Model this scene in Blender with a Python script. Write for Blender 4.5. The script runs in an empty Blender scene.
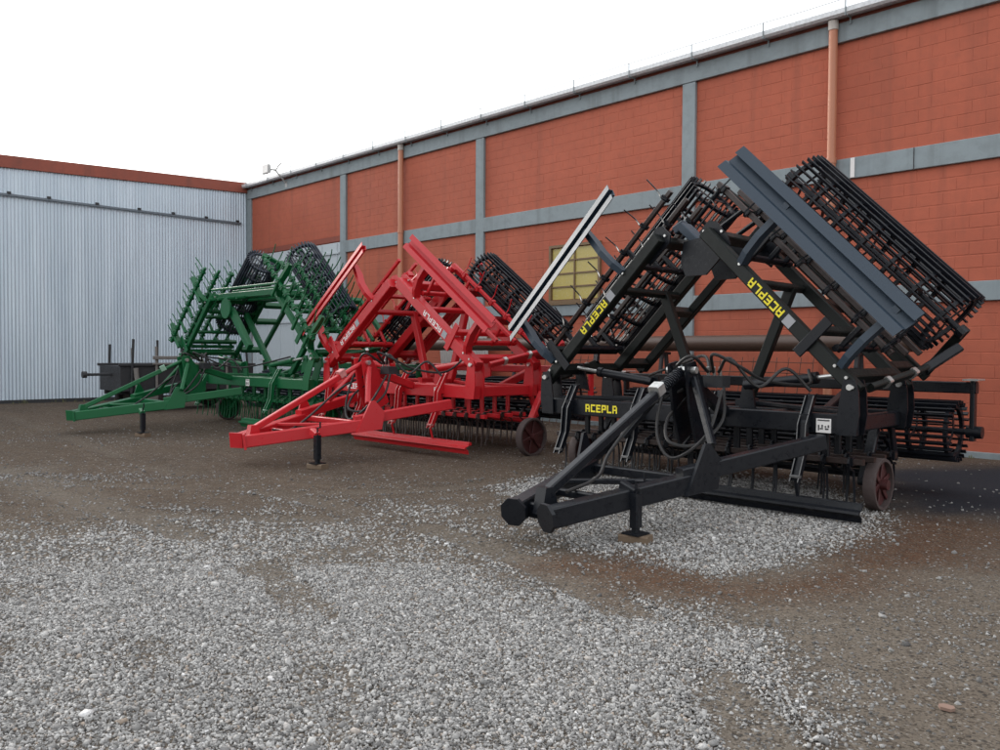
import bpy, math, random
import numpy as np
from mathutils import Vector, Matrix
rnd = random.Random(7)
nr = np.random.RandomState(11)
scn = bpy.context.scene
col = scn.collection

# ------------------------------------------------------------------ camera
F_PX, CAM_H, YAW, PITCH, ROLL = 820.0, 1.6, math.atan2(812, 820), math.atan(22/820.0), 0.006
fw = Vector((-math.cos(YAW), math.sin(YAW), 0)); rt = Vector((math.sin(YAW), math.cos(YAW), 0)); up = Vector((0, 0, 1))
f3 = fw*math.cos(PITCH) - up*math.sin(PITCH); u0 = up*math.cos(PITCH) + fw*math.sin(PITCH)
r3 = rt*math.cos(ROLL) + u0*math.sin(ROLL); u3 = u0*math.cos(ROLL) - rt*math.sin(ROLL)
cd = bpy.data.cameras.new('camera'); cam = bpy.data.objects.new('camera', cd); col.objects.link(cam)
cd.sensor_width = 36; cd.lens = F_PX/1000*36; cd.clip_end = 3000; cd.clip_start = .05
m = Matrix((r3, u3, -f3)).transposed().to_4x4(); m.translation = (0, 0, CAM_H); cam.matrix_world = m
scn.camera = cam

# ------------------------------------------------------------------ sky, sun, exposure
SUN_EL, SUN_AZ = math.radians(20), math.radians(184)      # azimuth measured from +X, counter-clockwise
w = bpy.data.worlds.new('World'); scn.world = w; w.use_nodes = True
nt = w.node_tree; nt.nodes.clear()
out = nt.nodes.new('ShaderNodeOutputWorld'); bg = nt.nodes.new('ShaderNodeBackground')
sky = nt.nodes.new('ShaderNodeTexSky'); sky.sky_type = 'NISHITA'; sky.sun_disc = False
sky.sun_elevation = SUN_EL; sky.sun_rotation = math.pi/2 - SUN_AZ; sky.air_density = 1.6; sky.dust_density = 3.0
hs = nt.nodes.new('ShaderNodeHueSaturation'); hs.inputs['Saturation'].default_value = .22
mx = nt.nodes.new('ShaderNodeMix'); mx.data_type = 'RGBA'; mx.inputs[0].default_value = .5
mx.inputs[7].default_value = (10.6, 10.9, 11.4, 1)               # closed cloud deck, even all round
nt.links.new(sky.outputs[0], hs.inputs['Color']); nt.links.new(hs.outputs[0], mx.inputs[6])
nt.links.new(mx.outputs[2], bg.inputs[0]); nt.links.new(bg.outputs[0], out.inputs[0])
bg.inputs[1].default_value = .12
sd = bpy.data.lights.new('sun', 'SUN'); sd.energy = .9; sd.angle = math.radians(24); sd.color = (1, .96, .9)
so = bpy.data.objects.new('sun', sd); col.objects.link(so)
sv = Vector((math.cos(SUN_EL)*math.cos(SUN_AZ), math.cos(SUN_EL)*math.sin(SUN_AZ), math.sin(SUN_EL)))
so.rotation_euler = sv.to_track_quat('Z', 'Y').to_euler(); so.location = (-5, -10, 30)
scn.view_settings.view_transform = 'Standard'; scn.view_settings.look = 'None'
scn.view_settings.exposure = 0.76; scn.view_settings.gamma = 1.0

# ------------------------------------------------------------------ materials
def base_mat(name):
    M = bpy.data.materials.new(name); M.use_nodes = True
    t = M.node_tree; b = t.nodes['Principled BSDF']; return M, t, b
def N(t, kind, **kw):
    n = t.nodes.new(kind)
    for k, v in kw.items():
        if k in n.inputs: n.inputs[k].default_value = v
        else: setattr(n, k, v)
    return n
def ramp(t, fac, stops):
    r = t.nodes.new('ShaderNodeValToRGB'); e = r.color_ramp.elements
    while len(e) < len(stops): e.new(.5)
    for i, (p, c) in enumerate(stops):
        e[i].position = p; e[i].color = c if len(c) == 4 else (*c, 1)
    t.links.new(fac, r.inputs[0]); return r
def mixc(t, fac, a, b, blend='MIX'):
    n = t.nodes.new('ShaderNodeMix'); n.data_type = 'RGBA'; n.blend_type = blend
    for s, v in ((0, fac), (6, a), (7, b)):
        if hasattr(v, 'is_linked') or isinstance(v, bpy.types.NodeSocket): t.links.new(v, n.inputs[s])
        else: n.inputs[s].default_value = v if s == 0 or len(v) == 4 else (*v, 1)
    return n.outputs[2]
def coords(t): return t.nodes.new('ShaderNodeTexCoord').outputs['Object']
def geo_pos(t): return t.nodes.new('ShaderNodeNewGeometry').outputs['Position']
def noise(t, vec, scale, detail=4, rough=.55):
    n = N(t, 'ShaderNodeTexNoise', Scale=scale, Detail=detail, Roughness=rough); t.links.new(vec, n.inputs['Vector']); return n.outputs['Fac']
def bump(t, b, h, strength=.3, dist=.01):
    n = N(t, 'ShaderNodeBump', Strength=strength, Distance=dist); t.links.new(h, n.inputs['Height']); t.links.new(n.outputs[0], b.inputs['Normal'])

def paint(name, c, dust=(.16, .12, .09), rough=.36, amt=.3, spec=.5, coat=0, rv=1.0):
    M, t, b = base_mat(name); p = geo_pos(t)
    n1 = noise(t, p, 3.0, 5); n2 = noise(t, p, 23, 4, .65)
    r1 = ramp(t, n1, [(.35, (0, 0, 0)), (.75, (amt, amt, amt))])
    r2 = ramp(t, n2, [(.52, (0, 0, 0)), (.78, (amt*.9,)*3)])
    c1 = mixc(t, r1.outputs[0], c, tuple(.75*x+.25*d for x, d in zip(c, dust)))
    c2 = mixc(t, r2.outputs[0], c1, dust)
    t.links.new(c2, b.inputs['Base Color'])
    rr = ramp(t, n2, [(.3, (rough*(1-.2*rv),)*3), (.75, (min(1, rough*(1+.5*rv)),)*3)]); t.links.new(rr.outputs[0], b.inputs['Roughness'])
    b.inputs['Specular IOR Level'].default_value = spec
    b.inputs['Coat Weight'].default_value = coat
    bump(t, b, n2, .06, .004)
    return M
def steel(name, c, rough=.4, metal=.7):
    M, t, b = base_mat(name); p = geo_pos(t); n = noise(t, p, 18, 4)
    r = ramp(t, n, [(.35, tuple(x*.75 for x in c)), (.7, c)]); t.links.new(r.outputs[0], b.inputs['Base Color'])
    b.inputs['Metallic'].default_value = metal; b.inputs['Roughness'].default_value = rough; return M
MT = {}
MT['black'] = paint('black_paint', (.006, .0075, .011), dust=(.016, .015, .015), rough=.30, amt=.12, spec=.34)
MT['olive'] = paint('black_green_paint', (.008, .0105, .0095), dust=(.024, .023, .021), rough=.42, amt=.22, spec=.3)
MT['boardred'] = paint('board_red_paint', (.49, .014, .022), dust=(.36, .05, .05), rough=.5, amt=.2, rv=.3)
MT['slate'] = paint('slate_blue_paint', (.026, .043, .064), dust=(.05, .06, .07), rough=.48, amt=.05, rv=.15)
MT['red'] = paint('red_paint', (.50, .012, .019), dust=(.36, .045, .04), rough=.32, amt=.22)
MT['green'] = paint('green_paint', (.004, .102, .033), dust=(.03, .09, .045), rough=.36, amt=.3, spec=.35)
MT['roller'] = paint('roller_black_paint', (.006, .0075, .012), dust=(.035, .027, .024), rough=.36, amt=.25, spec=.35)
MT['roller_blue'] = paint('roller_blue_black_paint', (.018, .026, .042), dust=(.06, .06, .065), rough=.42, amt=.35)
MT['edge'] = steel('grey_edge_highlight', (.17, .17, .17), .42, .4)  # sky highlight on the arm edges, put into a paler colour
MT['redge'] = steel('red_edge_highlight', (.66, .26, .25), .4, .1)  # same highlight as a pinkish colour for the red machine
MT['gedge'] = steel('green_edge_highlight', (.22, .38, .28), .4, .1)  # same highlight as a pale green for the green machine
MT['zinc'] = steel('zinc_plated', (.72, .72, .7), .3, .8)
MT['rubber'] = paint('hose_rubber', (.01, .01, .011), rough=.5, amt=.15)
MT['yellow'] = paint('yellow_print', (.85, .72, .03), dust=(.4, .33, .05), rough=.5, amt=.15)
MT['white'] = paint('white_print', (.8, .78, .76), dust=(.5, .45, .4), rough=.5, amt=.15)
MT['sticker'] = paint('grey_sticker', (.33, .34, .36), rough=.45, amt=.2)
MT['ink'] = paint('sticker_ink', (.03, .03, .035), rough=.6, amt=.1)
MT['rust'] = paint('rusty_brown_paint', (.09, .035, .022), dust=(.2, .1, .06), rough=.6, amt=.5)
MT['tbar'] = paint('oiled_tine_bar', (.024, .014, .012), dust=(.06, .035, .028), rough=.35, amt=.35)
MT['rail'] = steel('dull_rail', (.16, .19, .22), .6, .2)
MT['rim'] = paint('dusty_wheel_rim', (.06, .042, .040), dust=(.13, .105, .095), rough=.7, amt=.6)
MT['wheelred'] = paint('wheel_red_paint', (.055, .010, .011), dust=(.09, .05, .04), rough=.5, amt=.5)
MT['wood'] = paint('weathered_wood', (.14, .095, .06), dust=(.22, .18, .14), rough=.85, amt=.6)
MT['greywood'] = paint('grey_wood', (.17, .16, .15), dust=(.26, .24, .22), rough=.85, amt=.6)
MT['darkiron'] = paint('dark_iron', (.022, .024, .028), dust=(.07, .06, .055), rough=.6, amt=.5)
MT['brownpipe'] = paint('oiled_brown_steel', (.075, .045, .034), dust=(.13, .09, .07), rough=.38, amt=.45)
MT['pvc'] = paint('terracotta_pvc', (.50, .20, .115), dust=(.5, .3, .2), rough=.45, amt=.3)
MT['shard'] = paint('dusty_brick', (.24, .15, .115), dust=(.2, .16, .13), rough=.9, amt=.6)
MT['pvcgrey'] = paint('pale_pvc', (.5, .46, .42), rough=.5, amt=.3)
MT['galv'] = steel('galvanised_gutter', (.78, .8, .82), .35, .15)
MT['gate'] = paint('pale_sheet_gate', (.50, .55, .58), dust=(.42, .42, .40), rough=.5, amt=.35)
MT['pale'] = paint('pale_sheets', (.56, .52, .5), dust=(.42, .38, .34), rough=.6, amt=.4)
MT['winyel'] = paint('yellowed_pane', (.46, .37, .10), dust=(.36, .32, .17), rough=.22, amt=.6)
MT['winframe'] = paint('brown_window_frame', (.16, .10, .05), dust=(.25, .18, .1), rough=.6, amt=.4)
MT['lamp'] = paint('lamp_grey', (.45, .45, .44), rough=.5, amt=.3)

def wall_mat(name, c, c2, streak):
    M, t, b = base_mat(name); p = geo_pos(t)
    n1 = noise(t, p, .55, 5); n2 = noise(t, p, 6, 5, .6); n3 = noise(t, p, 60, 3, .6)
    mp = N(t, 'ShaderNodeMapping'); mp.inputs['Scale'].default_value = (2.3, 2.3, .16); t.links.new(p, mp.inputs[0])
    n4 = noise(t, mp.outputs[0], 1.3, 4, .6)
    c1 = mixc(t, ramp(t, n1, [(.3, (0, 0, 0)), (.75, (1, 1, 1))]).outputs[0], c, c2)
    c3 = mixc(t, ramp(t, n2, [(.45, (0, 0, 0)), (.8, (.45, .45, .45))]).outputs[0], c1, streak)
    c4 = mixc(t, ramp(t, n4, [(.52, (0, 0, 0)), (.74, (.75, .75, .75))]).outputs[0], c3, streak)
    info = t.nodes.new('ShaderNodeAttribute'); info.attribute_name = 'tone'
    t.links.new(c4, b.inputs['Base Color']); b.inputs['Roughness'].default_value = .78
    b.inputs['Specular IOR Level'].default_value = .25
    ad = N(t, 'ShaderNodeMath', operation='ADD'); t.links.new(n2, ad.inputs[0]); t.links.new(n3, ad.inputs[1])
    bump(t, b, ad.outputs[0], .25, .006); return M
MT['wall'] = wall_mat('painted_block_red', (.475, .130, .077), (.37, .100, .061), (.30, .094, .062))
MT['mortar'] = MT['wall']
MT['concrete'] = wall_mat('grey_green_concrete', (.28, .325, .345), (.24, .28, .295), (.17, .19, .195))
MT['fascia'] = wall_mat('red_brown_fascia', (.30, .088, .06), (.24, .075, .055), (.18, .07, .055))

def corr_mat():
    M, t, b = base_mat('galvanised_corrugated'); p = geo_pos(t)
    mp = N(t, 'ShaderNodeMapping'); mp.inputs['Scale'].default_value = (1, 3, .25); t.links.new(p, mp.inputs[0])
    n1 = noise(t, mp.outputs[0], 1.1, 5); n2 = noise(t, p, 25, 3)
    c1 = mixc(t, ramp(t, n1, [(.3, (0, 0, 0)), (.75, (1, 1, 1))]).outputs[0], (.57, .645, .71), (.44, .515, .585))
    c2 = mixc(t, ramp(t, n2, [(.58, (0, 0, 0)), (.8, (.35,)*3)]).outputs[0], c1, (.26, .28, .3))
    t.links.new(c2, b.inputs['Base Color']); b.inputs['Metallic'].default_value = .35; b.inputs['Roughness'].default_value = .45
    return M
MT['corr'] = corr_mat()

def ground_mat():
    M, t, b = base_mat('yard_dirt_and_gravel'); p = geo_pos(t)
    at = {}
    for k in ('gravel', 'red', 'dark', 'dust'):
        a = t.nodes.new('ShaderNodeAttribute'); a.attribute_name = k; at[k] = a.outputs['Fac']
    mp = N(t, 'ShaderNodeMapping'); mp.inputs['Rotation'].default_value = (0, 0, .25); mp.inputs['Scale'].default_value = (.55, 1.5, 1); t.links.new(p, mp.inputs[0])
    n1 = noise(t, mp.outputs[0], .8, 6, .62); n2 = noise(t, p, 7, 5, .65); n3 = noise(t, p, 45, 4, .7)
    dirt = mixc(t, ramp(t, n1, [(.35, (0, 0, 0)), (.65, (1, 1, 1))]).outputs[0], (.104, .074, .052), (.065, .047, .035))
    dirt = mixc(t, ramp(t, n2, [(.4, (0, 0, 0)), (.72, (.8,)*3)]).outputs[0], dirt, (.150, .115, .086))
    dirt = mixc(t, ramp(t, n3, [(.55, (0, 0, 0)), (.75, (.75,)*3)]).outputs[0], dirt, (.032, .025, .019))
    dirt = mixc(t, at['dust'], dirt, mixc(t, ramp(t, n2, [(.3, (0, 0, 0)), (.7, (1, 1, 1))]).outputs[0], (.205, .176, .144), (.125, .107, .088)))
    redd = mixc(t, ramp(t, n2, [(.35, (0, 0, 0)), (.7, (1, 1, 1))]).outputs[0], (.125, .060, .032), (.062, .036, .024))
    mr = N(t, 'ShaderNodeMath', operation='MULTIPLY'); t.links.new(at['red'], mr.inputs[0]); t.links.new(ramp(t, n2, [(.25, (.45,)*3), (.6, (1, 1, 1))]).outputs[0], mr.inputs[1])
    c = mixc(t, mr.outputs[0], dirt, redd)
    # small stones pressed into the dirt, colour per stone
    v = N(t, 'ShaderNodeTexVoronoi', Scale=38.0); t.links.new(p, v.inputs['Vector'])
    sp = t.nodes.new('ShaderNodeSeparateColor'); t.links.new(v.outputs['Color'], sp.inputs[0])
    stone = ramp(t, sp.outputs[0], [(0, (.045, .042, .040)), (.45, (.12, .115, .11)), (.8, (.24, .235, .225)), (1, (.50, .49, .47))]).outputs[0]
    edge = ramp(t, v.outputs['Distance'], [(.25, (1, 1, 1)), (.62, (0, 0, 0))]).outputs[0]
    # share of stones showing: attribute + a sprinkle everywhere
    th = N(t, 'ShaderNodeMath', operation='MULTIPLY_ADD'); th.inputs[1].default_value = .8; th.inputs[2].default_value = .12; t.links.new(at['gravel'], th.inputs[0])
    lt = N(t, 'ShaderNodeMath', operation='LESS_THAN'); t.links.new(sp.outputs[1], lt.inputs[0]); t.links.new(th.outputs[0], lt.inputs[1])
    fac = N(t, 'ShaderNodeMath', operation='MULTIPLY'); t.links.new(lt.outputs[0], fac.inputs[0]); t.links.new(edge, fac.inputs[1])
    c = mixc(t, fac.outputs[0], c, stone)
    v2 = N(t, 'ShaderNodeTexVoronoi', Scale=95.0); t.links.new(p, v2.inputs['Vector'])
    s2 = t.nodes.new('ShaderNodeSeparateColor'); t.links.new(v2.outputs['Color'], s2.inputs[0])
    grit = ramp(t, s2.outputs[0], [(0, (.034, .028, .023)), (.55, (.082, .067, .053)), (.9, (.16, .138, .115)), (1, (.28, .265, .24))]).outputs[0]
    gf = ramp(t, s2.outputs[1], [(.38, (.75,)*3), (.45, (.0,)*3)]).outputs[0]
    c = mixc(t, gf, c, grit)
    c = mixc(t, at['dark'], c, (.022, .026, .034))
    t.links.new(c, b.inputs['Base Color']); b.inputs['Roughness'].default_value = .95; b.inputs['Specular IOR Level'].default_value = .06
    ad = N(t, 'ShaderNodeMath', operation='ADD'); t.links.new(fac.outputs[0], ad.inputs[0]); t.links.new(n3, ad.inputs[1])
    ad2 = N(t, 'ShaderNodeMath', operation='ADD'); t.links.new(ad.outputs[0], ad2.inputs[0]); t.links.new(n2, ad2.inputs[1])
    bump(t, b, ad2.outputs[0], .7, .018); return M
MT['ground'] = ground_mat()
def stone_mat():
    M, t, b = base_mat('crushed_stone'); a = t.nodes.new('ShaderNodeAttribute'); a.attribute_name = 'tone'
    p = geo_pos(t); n = noise(t, p, 120, 2)
    r = ramp(t, a.outputs['Fac'], [(0, (.056, .053, .051)), (.3, (.21, .206, .20)), (.6, (.385, .378, .365)), (.84, (.55, .54, .52)), (.93, (.33, .26, .20)), (1, (.72, .71, .70))])
    c = mixc(t, ramp(t, n, [(.4, (0, 0, 0)), (.7, (.45,)*3)]).outputs[0], r.outputs[0], (.17, .16, .15))
    t.links.new(c, b.inputs['Base Color']); b.inputs['Roughness'].default_value = .8; return M
MT['stone'] = stone_mat()

# ------------------------------------------------------------------ mesh helpers
class MB:
    def __init__(s): s.v = []; s.f = []
    def add(s, vs, fs):
        o = len(s.v); s.v += [tuple(p) for p in vs]; s.f += [tuple(i+o for i in f) for f in fs]; return s
    def box(s, c, d, rz=0):
        x, y, z = d[0]/2, d[1]/2, d[2]/2; ca, sa = math.cos(rz), math.sin(rz)
        vs = [(c[0]+ca*i*x-sa*j*y, c[1]+sa*i*x+ca*j*y, c[2]+k*z) for i in (-1, 1) for j in (-1, 1) for k in (-1, 1)]
        return s.add(vs, [(0, 1, 3, 2), (4, 6, 7, 5), (0, 4, 5, 1), (2, 3, 7, 6), (0, 2, 6, 4), (1, 5, 7, 3)])
    def loft(s, rings, caps=True, closed=True):
        n = len(rings[0]); vs = [p for r in rings for p in r]; fs = []
        for i in range(len(rings)-1):
            for j in range(n if closed else n-1):
                a, b = i*n+j, i*n+(j+1) % n; fs.append((a, b, b+n, a+n))
        if caps and closed: fs += [tuple(range(n-1, -1, -1)), tuple(range((len(rings)-1)*n, len(rings)*n))]
        return s.add(vs, fs)
    def bar(s, P, Q, w, h, upv=(0, 0, 1), ch=.012):
        """rectangular tube with chamfered edges; w across, h along upv"""
        P, Q = Vector(P), Vector(Q); d = (Q-P).normalized(); u = Vector(upv)
        sx = d.cross(u)
        if sx.length < 1e-4: sx = d.cross(Vector((0, 1, 0)))
        sx.normalize(); u = sx.cross(d).normalized(); a, b = w/2, h/2; ch = min(ch, a*.45, b*.45)
        sec = [(a-ch, -b), (a, -b+ch), (a, b-ch), (a-ch, b), (-a+ch, b), (-a, b-ch), (-a, -b+ch), (-a+ch, -b)]
        return s.loft([[O+sx*x+u*y for x, y in sec] for O in (P, Q)])
    def tube(s, pts, r, n=8, caps=True):
        pts = [Vector(p) for p in pts]; rings = []; prev = None
        for i, p in enumerate(pts):
            d = (pts[min(i+1, len(pts)-1)]-pts[max(i-1, 0)]).normalized()
            if prev is None:
                a = d.cross(Vector((0, 0, 1)));
                if a.length < 1e-3: a = d.cross(Vector((0, 1, 0)))
            else: a = prev - d*prev.dot(d)
            a.normalize(); prev = a; b = d.cross(a); rr = r[i] if isinstance(r, (list, tuple)) else r
            rings.append([p+(a*math.cos(2*math.pi*k/n)+b*math.sin(2*math.pi*k/n))*rr for k in range(n)])
        return s.loft(rings, caps)
    def plate(s, poly, th, mapf):
        """polygon (a,b) extruded by +-th/2 along third coordinate, mapped by mapf(a,b,c)"""
        n = len(poly); vs = [mapf(a, b, -th/2) for a, b in poly]+[mapf(a, b, th/2) for a, b in poly]
        fs = [tuple(range(n-1, -1, -1)), tuple(range(n, 2*n))]+[(i, (i+1) % n, (i+1) % n+n, i+n) for i in range(n)]
        return s.add(vs, fs)
    def mesh(s, name, mat, smooth=False):
        me = bpy.data.meshes.new(name); me.from_pydata([tuple(p) for p in s.v], [], s.f)
        import bmesh
        bm = bmesh.new(); bm.from_mesh(me); bmesh.ops.recalc_face_normals(bm, faces=bm.faces); bm.to_mesh(me); bm.free()
        me.materials.append(mat if not isinstance(mat, str) else MT[mat])
        if smooth:
            me.polygons.foreach_set('use_smooth', [True]*len(me.polygons))
            try: me.set_sharp_from_angle(angle=math.radians(35))
            except Exception: pass
        return me
    def build(s, name, mat, parent=None, smooth=False):
        return link(name, s.mesh(name, mat, smooth), parent)
def link(name, me, parent=None, mat=None):
    o = bpy.data.objects.new(name, me); col.objects.link(o)
    if parent is not None: o.parent = parent
    if mat is not None: o.matrix_local = mat
    return o
def tag(o, label=None, cat=None, group=None, kind=None):
    if label: o['label'] = label
    if cat: o['category'] = cat
    if group: o['group'] = group
    if kind: o['kind'] = kind
    return o
def empty(name, loc, label, cat, group=None):
    o = bpy.data.objects.new(name, None); col.objects.link(o); o.location = loc; o.empty_display_size = .2
    return tag(o, label, cat, group)
def crom(pts, k=6):
    """smooth curve through points"""
    P = [Vector(p) for p in pts]; P = [P[0]*2-P[1]]+P+[P[-1]*2-P[-2]]; o = []
    for i in range(1, len(P)-2):
        for j in range(k):
            t = j/k; a, b, c, d = P[i-1:i+3]
            o.append(.5*((2*b)+(c-a)*t+(2*a-5*b+4*c-d)*t*t+(3*b-a-3*c+d)*t**3))
    o.append(P[-2]); return o
def vnoise(x, y, seed=0):
    xi, yi = np.floor(x).astype(np.int64), np.floor(y).astype(np.int64); fx, fy = x-xi, y-yi
    fx, fy = fx*fx*(3-2*fx), fy*fy*(3-2*fy)
    def h(a, b):
        k = (a*374761393+b*668265263+seed*974634777) & 0x7fffffff
        k = ((k ^ (k >> 13))*1274126177) & 0x7fffffff
        return ((k ^ (k >> 16)) & 0xffff)/65535.0
    return (h(xi, yi)*(1-fx)+h(xi+1, yi)*fx)*(1-fy)+(h(xi, yi+1)*(1-fx)+h(xi+1, yi+1)*fx)*fy
def fbm(x, y, seed=0): return sum(vnoise(x*2**i, y*2**i, seed+i)*.5**(i+1) for i in range(4))/.9375
def sdpoly(x, y, poly):
    """signed distance to polygon, positive inside"""
    d = np.full(x.shape, 1e9); ins = np.zeros(x.shape, bool); n = len(poly)
    for i in range(n):
        (x1, y1), (x2, y2) = poly[i], poly[(i+1) % n]; dx, dy = x2-x1, y2-y1
        tt = np.clip(((x-x1)*dx+(y-y1)*dy)/(dx*dx+dy*dy+1e-9), 0, 1)
        d = np.minimum(d, np.hypot(x-x1-tt*dx, y-y1-tt*dy))
        if y1 != y2: ins ^= ((y1 > y) != (y2 > y)) & (x < (x2-x1)*(y-y1)/(y2-y1)+x1)
    return np.where(ins, d, -d)
sstep = lambda a, b, x: (lambda t: t*t*(3-2*t))(np.clip((x-a)/(b-a), 0, 1))

# ------------------------------------------------------------------ ground
POLY_A = [(-9.5, .6), (-8.0, 1.6), (-7.5, 2.5), (-6.2, 3.3), (-6.4, 4.1), (-4.7, 4.4), (-3.7, 4.0), (-2.8, 4.6), (-2.1, 4.2), (-1.9, 3.4), (-1.6, 3.0), (-.9, 1.9), (.5, -1), (-6, -3), (-12, -4)]
POLY_B = [(-6.8, 6.7), (-4.6, 5.3), (-3.8, 5.1), (-3.0, 5.1), (-2.7, 5.8), (-2.7, 7.6), (-3.3, 8.5), (-4.9, 9.9), (-7.7, 9.7)]
POLY_R = [(-4.2, 4.5), (-3.2, 4.4), (-2.5, 4.8), (-2.1, 5.8), (-1.9, 7.1), (-2.4, 8.7), (-2.7, 8.6), (-2.7, 5.7), (-2.9, 5.1), (-3.8, 5.1)]
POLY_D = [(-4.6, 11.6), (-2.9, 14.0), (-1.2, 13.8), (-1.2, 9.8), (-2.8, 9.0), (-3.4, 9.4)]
RUTS = [[(-24, 5.6), (-16, 4.9), (-11, 4.5), (-7.5, 4.75), (-4.6, 4.6), (-2.2, 3.6), (0, 1.5)], [(-24, 3.9), (-16, 3.2), (-11, 2.85), (-7.8, 3.05), (-5.4, 2.95), (-3.4, 2.2), (-1.5, .3)],
        [(-15, 1.2), (-10.5, 3.4), (-7.6, 5.6), (-7.2, 8.0)], [(-13.2, .2), (-9.2, 2.3), (-6.2, 4.9), (-5.7, 6.6)]]
def ruts(x, y):
    d = np.full(x.shape, 9.)
    for pl in RUTS:
        pl = [tuple(p)[:2] for p in crom([(a, b, 0) for a, b in pl], 5)]
        for (x1, y1), (x2, y2) in zip(pl[:-1], pl[1:]):
            dx, dy = x2-x1, y2-y1; tt = np.clip(((x-x1)*dx+(y-y1)*dy)/(dx*dx+dy*dy), 0, 1)
            d = np.minimum(d, np.hypot(x-x1-tt*dx, y-y1-tt*dy))
    k = sstep(.36, .56, fbm(x*.8+11, y*.8, 91))
    return sstep(.20, .10, d)*k, np.exp(-((d-.24)/.06)**2)*k
TRACK = [(-12.4, 2.9), (-8.1, 2.7), (-6.2, 3.3), (-4.6, 3.7), (-4.6, 3.85), (-6.3, 3.5), (-8.1, 2.95), (-12.3, 3.2)]
def fields(x, y):
    wob = (fbm(x*1.1, y*1.1, 3)-.5)*1.5+(fbm(x*4, y*4, 9)-.5)*.7
    lf = sstep(-3.5, -6.5, x)
    a = sstep(-.95-1.3*lf, .75+.9*lf, sdpoly(x, y, POLY_A)+wob*(1+.5*lf))*(1-.55*sstep(.60, .74, fbm(x*.9+3, y*.9, 33))); b = sstep(-.5, .4, sdpoly(x, y, POLY_B)+wob*.6)
    patch = sstep(.50, .72, fbm(x*.55+7, y*.55, 21))*.22
    far = .12+.25*sstep(-16, -5, -np.hypot(x, y)*0+x)*0
    g = np.clip(np.maximum(np.maximum(a, b*.95), patch+.06), 0, 1)
    rd = np.clip(sstep(-.55, .35, sdpoly(x, y, POLY_R)+wob*.5), 0, 1)
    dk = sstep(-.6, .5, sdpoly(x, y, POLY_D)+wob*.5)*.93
    dA = sdpoly(x, y, POLY_A); near = sstep(7.5, 2.5, np.hypot(x+1.5, y-3.0))
    trk = sstep(.55, .05, -sdpoly(x, y, TRACK)+(fbm(x*2, y*2, 61)-.5)*.6)*.7
    du = np.clip(np.maximum(np.maximum(sstep(-1.6, .4, dA+wob), near*.95), trk)*(.65+.6*(fbm(x*1.7, y*1.7, 71)-.3)), 0, 1)*(1-rd*.8)*(1-dk)
    rin, rout = ruts(x, y); du = np.clip(du+rin*.35-rout*.25, 0, 1)
    return np.clip(g*(1-.8*rd)*(1-dk*.9)*(1-.6*rin)+rout*.12, 0, 1), rd, dk, du
def gz(x, y):
    rin, rout = ruts(x, y)
    return (fbm(x*.6, y*.6, 40)-.5)*.05+(fbm(x*2.6, y*2.6, 44)-.5)*.022-rin*.016+rout*.010
def ground():
    xs = np.concatenate([[-700, -350, -180, -100, -60, -45], np.arange(-36, -13, .5), np.arange(-13, 1.5, .1), np.arange(1.5, 12, .75), [16, 25, 50, 120, 300, 700]])
    ys = np.concatenate([[-700, -300, -120, -60, -30, -18, -10, -6, -4], np.arange(-3, 0, .5), np.arange(0, 11, .1), np.arange(11, 17, .4), [20, 30, 60, 150, 400, 700]])
    X, Y = np.meshgrid(xs, ys, indexing='ij'); nx, ny = X.shape
    x, y = X.ravel(), Y.ravel(); fade = np.clip(1-np.hypot(x+8, y-7)/60, 0, 1)
    Z = gz(x, y)*fade
    idx = np.arange(nx*ny).reshape(nx, ny)
    q = np.stack([idx[:-1, :-1], idx[1:, :-1], idx[1:, 1:], idx[:-1, 1:]], -1).reshape(-1, 4)
    me = bpy.data.meshes.new('ground'); me.from_pydata(np.stack([x, y, Z], 1).tolist(), [], q.tolist())
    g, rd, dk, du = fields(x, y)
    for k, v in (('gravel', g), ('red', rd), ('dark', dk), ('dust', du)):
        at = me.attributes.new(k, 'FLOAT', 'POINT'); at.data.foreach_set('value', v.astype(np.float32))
    me.polygons.foreach_set('use_smooth', [True]*len(me.polygons)); me.materials.append(MT['ground'])
    tag(link('ground', me), kind='structure')
ground()

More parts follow.
